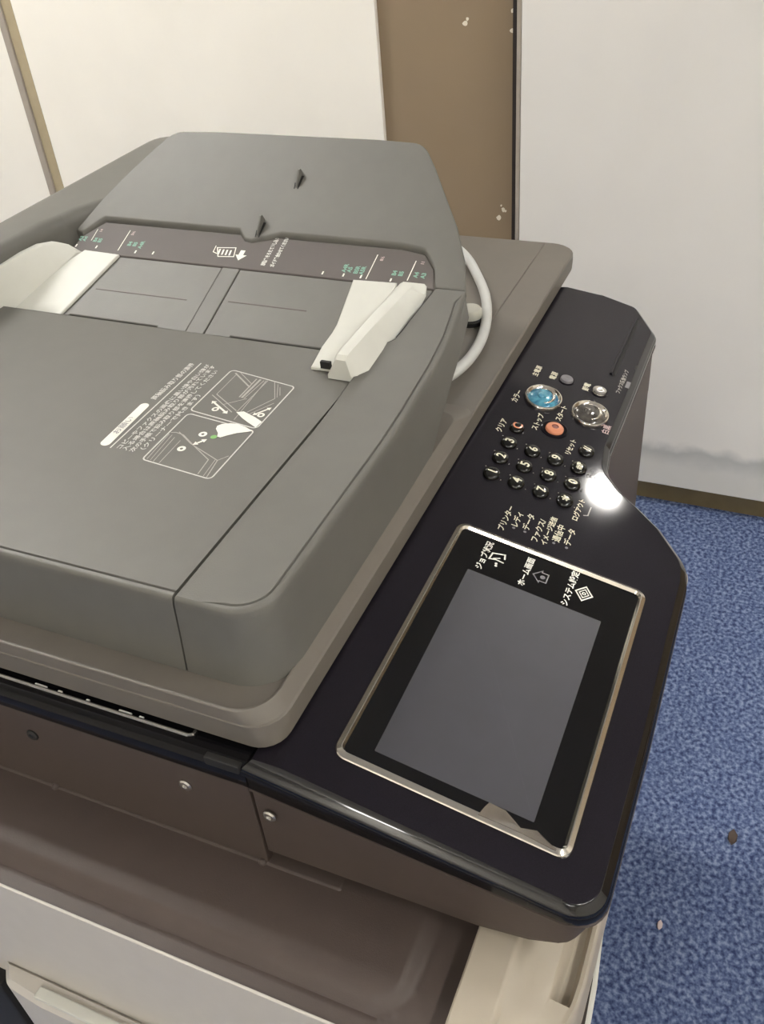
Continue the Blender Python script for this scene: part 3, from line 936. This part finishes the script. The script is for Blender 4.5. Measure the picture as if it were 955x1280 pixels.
# size scale strip
SP = plane_matrix((0, 0, 0.897-SL*0.29), (1, 0, SL), (0, 1, 0))
kS = sqrt(1+SL*SL)
strip_pts = rpoly([(0.3778, 0.2200), (0.396, 0.2265, 0.006), (0.4105, 0.2390, 0.008), (0.4135, 0.260), (0.4135, 0.5480), (0.3960, 0.5620, 0.01), (0.3778, 0.5660)], 5)
strip = slope_plate('size_scale', strip_pts, M['strip'], h=0.0)
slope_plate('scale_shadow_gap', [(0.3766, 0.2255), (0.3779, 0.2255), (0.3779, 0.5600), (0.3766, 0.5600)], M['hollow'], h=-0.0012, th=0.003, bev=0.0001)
def SPt(x, y): return (x*mm*kS, y*mm)
bm = bmesh.new()
for a, b_, w in [((405.5, 277.3), (380.3, 277.6), .8), ((403.0, 243.6), (383, 243.8), .8), ((406.4, 516.9), (382.9, 516.4), .8), ((404.3, 551.0), (390.9, 550.2), .7)]:
    bm = bmesh.new(); ribbon(bm, [SPt(*a), SPt(*b_)], w*mm, SP, 0.0003); link('scale_line', bm, M['print_bright'], feeder, fin=False)
for x, y in [(382, 316), (382, 297.7), (382.1, 282.6), (382, 257.1), (384.2, 480), (383.5, 498), (384.4, 540.4), (383.7, 562)]:
    bm = bmesh.new(); ribbon(bm, [SPt(x-1.6, y), SPt(x+1.6, y)], 1.4*mm, SP, 0.0003); link('scale_tick', bm, M['print_bright'], feeder, fin=False)
def stext(body, x, y, s, m, sx=1.0, **k):
    return put_text('scale_label', body, s*mm, SP, x*mm*kS, y*mm, M[m], feeder, lift=0.0003, sx=sx, **k)
for body, x, y in [('A4R', 389.0, 299.0), ('A5', 388.0, 294.5), ('B5R', 388.3, 288.5), ('A5R', 388.3, 283.5), ('B4', 389.0, 256.5), ('B5', 389.0, 251.0), ('A4', 389.3, 238.5), ('A3', 389.3, 232.5),
                   ('B4', 391.6, 508.5), ('B5', 391.6, 503.0), ('A4R', 391.6, 496.5), ('A4', 392.2, 557.5), ('A3', 392.2, 562.0), ('B4', 392.2, 546.0), ('B5', 392.0, 541.0)]:
    stext(body, x, y, 5.0, 'print_green', bold=0.0002)
for body, x, y in [('8½', 402.0, 272.0), ('11', 401.5, 237.5), ('5½', 403.5, 512.0), ('14', 403.0, 546.5)]:
    stext(body, x, y, 3.8, 'print_pink', bold=0.0001)
stext('原稿をそろえて差し込み', 398.5, 371.3, 4.3, 'print', sx=0.70, bold=0.00025)
stext('ガイドを合わせてください', 398.5, 362.6, 4.3, 'print', sx=0.66, bold=0.00025)
bm = bmesh.new()
ic = [(396.8, 421.8), (398.5, 404.5), (389.0, 402.0), (387.6, 416.5)]
ribbon(bm, [SPt(*p) for p in ic], 0.9*mm, SP, 0.0003, True)
ribbon(bm, [SPt(398.8, 424), SPt(392, 423.5), SPt(390.5, 419)], 0.8*mm, SP, 0.0003)
for k in range(4):
    y0 = 418.4 - k*3.6
    ribbon(bm, [SPt(395.6-k*0.05, y0), SPt(389.8, y0-0.8)], 1.6*mm, SP, 0.0003)
flat_poly(bm, [SPt(*p) for p in [(396.5, 398.6), (396.5, 394.2), (391.5, 394.2), (391.5, 390.6), (385.6, 396.0), (391.5, 401.4), (391.5, 398.6)]], SP)
link('face_up_sign', bm, M['print_bright'], feeder, fin=False)

# upper tray
T_tray = lerp_tab([(0.3795, 0.9312), (0.412, 0.9468), (0.495, 1.0025)])
B_tray = lerp_tab([(0.3795, 0.9195), (0.412, 0.930), (0.495, 0.985)])
tray_out = rpoly([(0.3795, 0.1951), (0.406, 0.2045), (0.4305, 0.2185), (0.450, 0.2335), (0.474, 0.2515), (0.4935, 0.2680, 0.022), (0.495, 0.310), (0.495, 0.470), (0.4935, 0.5120, 0.022), (0.474, 0.5285), (0.450, 0.5465), (0.4305, 0.5590), (0.415, 0.5670), (0.400, 0.5720), (0.398, 0.5640), (0.4140, 0.5480),
                  (0.4140, 0.4080), (0.4065, 0.4000), (0.4055, 0.3930), (0.4128, 0.3720), (0.4140, 0.3680), (0.4140, 0.2600), (0.4115, 0.2385, 0.008), (0.3965, 0.2262, 0.006), (0.3795, 0.2196)], 6)
tray_out = dens(tray_out, 0.015)
def tray_bm():
    t = lambda h: (lambda x, y: T_tray(x)-h)
    prof = [(0.001, lambda x, y: B_tray(x)), (-0.0002, t(0.0045)), (0.0, t(0.0018)), (0.0007, t(0.0005)), (0.0018, t(0.0))]
    return shell(tray_out, prof, cuts_x=(0.412,))
tray = link('document_tray', tray_bm(), M['gray'], feeder, 34)
# flexible tabs that stand up from the tray, each with a dark slot beside it
def tab(x, y, L):
    bs = Vector((x, y, T_tray(x)))
    sl = Vector((0.841, 0, 0.541)); up = Vector((-0.541, 0, 0.841)); sd = Vector((0, 1, 0))
    bm = bmesh.new()
    def quad_prism(p, w):
        a = [bm.verts.new(bs + sl*q[0] + up*q[1] + sd*(w/2)) for q in p]
        b = [bm.verts.new(bs + sl*q[0] + up*q[1] - sd*(w/2)) for q in p]
        n = len(p)
        bm.faces.new(a); bm.faces.new(list(reversed(b)))
        for k in range(n): bm.faces.new((a[k], b[k], b[(k+1) % n], a[(k+1) % n]))
    quad_prism([(0, -0.001), (L, -0.001), (L, L*0.30), (L*0.92, L*0.36), (L*0.2, 0.0018)], 0.0016)
    f = link('tray_tab', bm, M['gray'], feeder, 30)
    bm = bmesh.new()
    def flat(p):
        a = [bm.verts.new(bs + sl*q[0] + up*q[2] + sd*q[1]) for q in p]
        bm.faces.new(a)
    flat([(-0.0004, -0.0022, 0.0004), (L*0.8, -0.0036, 0.0004), (L*0.8, -0.0011, 0.0004), (-0.0004, -0.0011, 0.0004)])
    flat([(-0.0004, 0.0011, 0.0004), (L*0.35, 0.0011, 0.0004), (L*0.35, 0.0030, 0.0004), (-0.0004, 0.0020, 0.0004)])
    link('tab_slot', bm, M['hollow'], feeder, fin=False)
tab(0.4500, 0.3690, 0.0165)
tab(0.4085, 0.3885, 0.0180)

# rear body behind the tray
def rear_body():
    out = rpoly([(0.030, 0.5925), (0.375, 0.5800), (0.392, 0.5735, 0.012), (0.409, 0.5712), (0.4305, 0.5600), (0.470, 0.5330), (0.478, 0.5270), (0.600, 0.545, 0.02), (0.650, 0.634, 0.03), (0.030, 0.634)], 6)
    out = dens(out, 0.02)
    prof = [(-0.004, 0.8616), (-0.002, 0.90), (0.0, 0.943), (0.0012, 0.9490), (0.004, 0.9530), (0.008, 0.9548), (0.012, 0.955)]
    return shell(out, prof)
link('rear_body', rear_body(), M['gray'], feeder, 50)

# paper guides
def guide_bm(secs, pp, low=0.9123):
    # secs: (x, outer ground y, crest y outer, crest y inner, inner ground y, crest z)
    bm = bmesh.new()
    g = lambda x: max(low, zs(x)+0.0003)
    rows = []
    for x, yo, yb, ya, yi, zc in secs:
        z = g(x)
        h = zc - z
        rows.append([bm.verts.new(p) for p in [(x, yo, z), (x, yo+(yb-yo)*0.06, z+min(0.0015, h*0.4)), (x, yo+(yb-yo)*0.94, z+h*0.965), (x, yb, zc), (x, ya, zc), (x, ya+(yi-ya)*0.15, z+h*0.95), (x, yi, z+min(0.003, h*0.5)), (x, yi, z)]])
    for a, b in zip(rows[:-1], rows[1:]):
        for i in range(8):
            k = (i+1) % 8
            bm.faces.new((a[i], a[k], b[k], b[i]))
    bm.faces.new(rows[0]); bm.faces.new(list(reversed(rows[-1])))
    finish(bm, 28)
    area = sum(pp[i-1][0]*pp[i][1]-pp[i][0]*pp[i-1][1] for i in range(len(pp)))
    if area < 0: pp = pp[::-1]
    b2 = shell(dens(pp, 0.01), [(0, lambda x, y: g(x)), (0, lambda x, y: g(x)+0.0018), (0.0008, lambda x, y: g(x)+0.0024)], cuts_x=(0.3295, 0.35))
    finish(b2, 30)
    me = bpy.data.meshes.new('t'); b2.to_mesh(me); b2.free(); bm.from_mesh(me); bpy.data.meshes.remove(me)
    return bm
o = link('paper_guide', guide_bm([(0.2622, 0.2375, 0.2410, 0.2480, 0.2560, 0.9280), (0.2650, 0.2330, 0.2405, 0.2480, 0.2560, 0.9308), (0.2730, 0.2268, 0.2400, 0.2480, 0.2555, 0.9316), (0.300, 0.2262, 0.2395, 0.2478, 0.2550, 0.9320), (0.335, 0.2250, 0.2388, 0.2475, 0.2530, 0.9322), (0.3700, 0.2236, 0.2375, 0.2465, 0.2500, 0.9322), (0.3790, 0.2262, 0.2368, 0.2460, 0.2480, 0.9322), (0.3815, 0.2290, 0.2370, 0.2455, 0.2465, 0.9316)],
    [(0.2712, 0.2500), (0.2702, 0.2733), (0.3000, 0.2790), (0.3762, 0.2865), (0.3775, 0.2500)]), M['cream'], feeder, fin=False)
o['label'] = 'pale paper guide at the front of the feeder'
link('guide_notch', box_bm(0.2690, 0.2720, 0.2572, 0.2650, 0.9150, 0.9205, 0.0003), M['hollow'], feeder)
o = link('paper_guide', guide_bm([(0.262, 0.600, 0.589, 0.583, 0.5825, 0.9420), (0.300, 0.600, 0.588, 0.582, 0.5805, 0.9430), (0.335, 0.590, 0.582, 0.577, 0.5680, 0.9445), (0.355, 0.584, 0.579, 0.574, 0.5610, 0.9445), (0.366, 0.578, 0.572, 0.567, 0.5560, 0.9430), (0.3725, 0.570, 0.563, 0.560, 0.5535, 0.9385), (0.3768, 0.562, 0.556, 0.554, 0.5515, 0.9310)],
    [(0.3002, 0.5320), (0.3764, 0.5105), (0.3775, 0.5480), (0.366, 0.5560), (0.3002, 0.5835)], 0.89), M['cream'], feeder, fin=False)
o['label'] = 'pale paper guide at the back of the feeder'
slope_plate('guide_slot', [(0.3170, 0.2262), (0.3730, 0.2196), (0.3734, 0.2203), (0.3174, 0.2270)], M['hollow'], h=0.0014, th=0.004, bev=0.0001, zf=lambda x: T_front(x)-0.0020)

# instruction label on the cover
CB = plane_matrix((0, 0, ZT-0.0002), (1, 0, 0), (0, 1, 0))
mmv = lambda L: [(p[0]*mm, p[1]*mm) for p in L]
bm = bmesh.new()
ribbon(bm, mmv(rpoly([(132.9, 273.4, 3), (188.0, 273.8, 3), (194.8, 328.6, 3), (138.9, 327.6, 3)], 4)), 0.0010, CB, closed=True)
ribbon(bm, mmv(rpoly([(190.7, 273.8, 3), (245.5, 273.8, 3), (255.0, 329.8, 3), (198.6, 329.6, 3)], 4)), 0.0010, CB, closed=True)
ribbon(bm, mmv([(143.7, 355.9), (257.5, 357.4)]), 0.0010, CB)
link('label_frame', bm, M['print'], feeder, fin=False)
bm = bmesh.new()
for L, w in [
    ([(170.8, 327.0), (172.0, 323.7), (170.8, 317.1), (162.4, 304.5), (150.8, 285.8), (135.5, 284.0)], .9),
    ([(173.1, 322.0), (163.1, 306.4), (151.8, 279.8), (133.6, 276.8)], .9), ([(151.8, 279.8), (158.2, 275.4)], .7),
    ([(169.2, 327.0), (140.3, 324.8)], .7), ([(166.6, 321.2), (139.1, 319.2)], .7), ([(164.5, 315.4), (138.5, 314.5)], .7), ([(168.7, 324.5), (139.8, 321.9)], .6), ([(152, 281.5), (134.5, 279.5)], .6),
    ([(222.0, 322.7), (206.7, 298.1)], 1.0), ([(220.3, 325.3), (204.2, 300.1)], 1.0), ([(251.5, 324.8), (236.5, 304.5)], 1.6), ([(252.6, 321.0), (240.6, 305.0)], .8),
    ([(248.2, 305.5), (222.8, 305.1)], 1.4), ([(247.6, 299.2), (221.9, 301.0)], .8), ([(248.2, 302.4), (222.5, 303.0)], 2.2), ([(248.3, 296.5), (205.0, 297.1)], .8), ([(248.0, 297.6), (196.3, 293.8)], .7),
    ([(207.0, 290.1), (227.8, 280.0)], .9), ([(204.8, 287.7), (222.4, 277.7)], .9), ([(247.7, 290.8), (227.8, 280.0)], .7), ([(242.3, 283.7), (232.3, 278.4)], .6), ([(211.0, 311.3), (222.5, 298.9)], .8), ([(249.8, 323.1), (222.0, 322.7)], .7), ([(245.5, 287), (229.5, 279.2)], .6)]:
    ribbon(bm, mmv(L), w*mm*0.75, CB)
link('label_drawing', bm, M['print_soft'], feeder, fin=False)
bm = bmesh.new()
pr = rpoly([(144.5, 358.6, 3.6), (197.5, 361.0, 3.6), (197.9, 368.0, 3.6), (144.9, 366.0, 3.6)], 6)
flat_poly(bm, mmv(pr), CB)
link('label_pill', bm, M['print_bright'], feeder, fin=False)
def arrow(a, b, w):
    A = Vector(a); B = Vector(b); d = (B-A).normalized(); n = Vector((-d.y, d.x))
    bm = bmesh.new()
    ribbon(bm, mmv([A+d*w*1.6, B-d*w*1.6]), w*mm, CB)
    for P, s in ((A, 1), (B, -1)):
        flat_poly(bm, mmv([P, P+d*s*w*2.2+n*w*1.5, P+d*s*w*2.2-n*w*1.5]), CB, 0.00033)
    link('label_arrow', bm, M['print_bright'], feeder, fin=False)
arrow((162.3, 304.9), (170.8, 298.9), 1.5); arrow((213.3, 321.1), (201.7, 302.2), 1.5); arrow((204.7, 284.7), (216.8, 276.4), 1.3)
hand = [(x*mm, y*mm) for x, y in [(183.2, 299.9), (186.6, 300.9), (189.4, 299.0), (191.8, 294.0), (192.4, 289.0), (190.8, 282.0), (187.7, 274.8), (185.6, 278.0), (182.6, 283.6), (178.6, 288.2), (175.0, 291.6), (175.4, 294.2), (179.0, 295.8)]]
bm = bmesh.new(); flat_poly(bm, hand, CB, 0.00036); link('label_hand', bm, M['print_bright'], feeder, fin=False)
bm = bmesh.new()
flat_poly(bm, mmv([(205.0, 297.1), (207.3, 292.6), (203.0, 281.5), (199.3, 274.3), (192.0, 275.0), (196.0, 283.0), (199.5, 289.3)]), CB, 0.00036); link('label_lever', bm, M['print_bright'], feeder, fin=False)
for c in ((156.5, 309.4), (175.1, 304.9)):
    bm = bmesh.new(); disc(bm, (c[0]*mm, c[1]*mm), 0.0029, CB, 0.00033, 18, 0.0011); link('label_number', bm, M['print_bright'], feeder, fin=False)
for c in ((204.5, 313.2), (206.5, 279.0)):
    bm = bmesh.new(); disc(bm, (c[0]*mm, c[1]*mm), 0.0026, CB, 0.00033, 18, 0.0012); link('label_number', bm, M['print_bright'], feeder, fin=False)
bm = bmesh.new(); disc(bm, (174.2*mm, 296.1*mm), 0.0022, CB, 0.0004)
link('label_green_dot', bm, M['green'], feeder, fin=False)
def ctext(body, size, x, y, m, sx=1.0, lift=0.0003, rot=0.6, **k):
    base = CB @ Matrix.Translation((x*mm, y*mm, 0)) @ Matrix.Rotation(radians(rot), 4, 'Z')
    return put_text('label_text', body, size*mm, base, 0, 0, M[m], feeder, lift=lift, sx=sx, **k)
ctext('お願い', 5.6, 169, 363.2, 'dim_print', lift=0.0005, rot=2.2, sx=1.3)
ctext('原稿読み取り部の清掃', 5.2, 229.5, 363.0, 'print', bold=0.0001, rot=0.0, sx=1.0)
for i, (tx, y, x1) in enumerate([('コピーやファクスの画像に黒い線や白い線が', 350.8, 257), ('入る場合は原稿読み取り部が汚れています', 346.0, 257), ('次の手順で読み取り部を清掃してください', 340.4, 251), ('（クリーナーで拭きます）', 334.6, 222)]):
    me_w = x1-144
    n = len(tx)
    ctext(tx, 4.3, 144+me_w/2, y-0.6, 'print', sx=me_w/(n*4.3*1.0), rot=0.2, bold=0.00008)

# signal cable and knob beside the feeder
cab = catmull([(0.60, 0.300, 0.880), (0.585, 0.2679, 0.866), (0.5475, 0.2422, 0.8625), (0.51, 0.2229, 0.8622), (0.4682, 0.2085, 0.8622), (0.4281, 0.2010, 0.8622), (0.3905, 0.2007, 0.8630), (0.355, 0.207, 0.867), (0.32, 0.222, 0.876)], 8)
link('signal_cable', tube_bm(cab, 0.0046, 14), M['cable'], copier)['label'] = 'pale grey cable looping out from under the feeder tray'
bm = lathe_bm([(0.013, 0.0), (0.013, 0.004), (0.0105, 0.005), (0.0105, 0.011), (0.009, 0.013), (0, 0.013)], 24, mats=[0, 0, 1, 1, 1])
bm.transform(Matrix.Translation((0.470, 0.224, 0.8578)))
link('lid_knob', bm, [M['hollow'], M['cream_gray']], copier, 40)
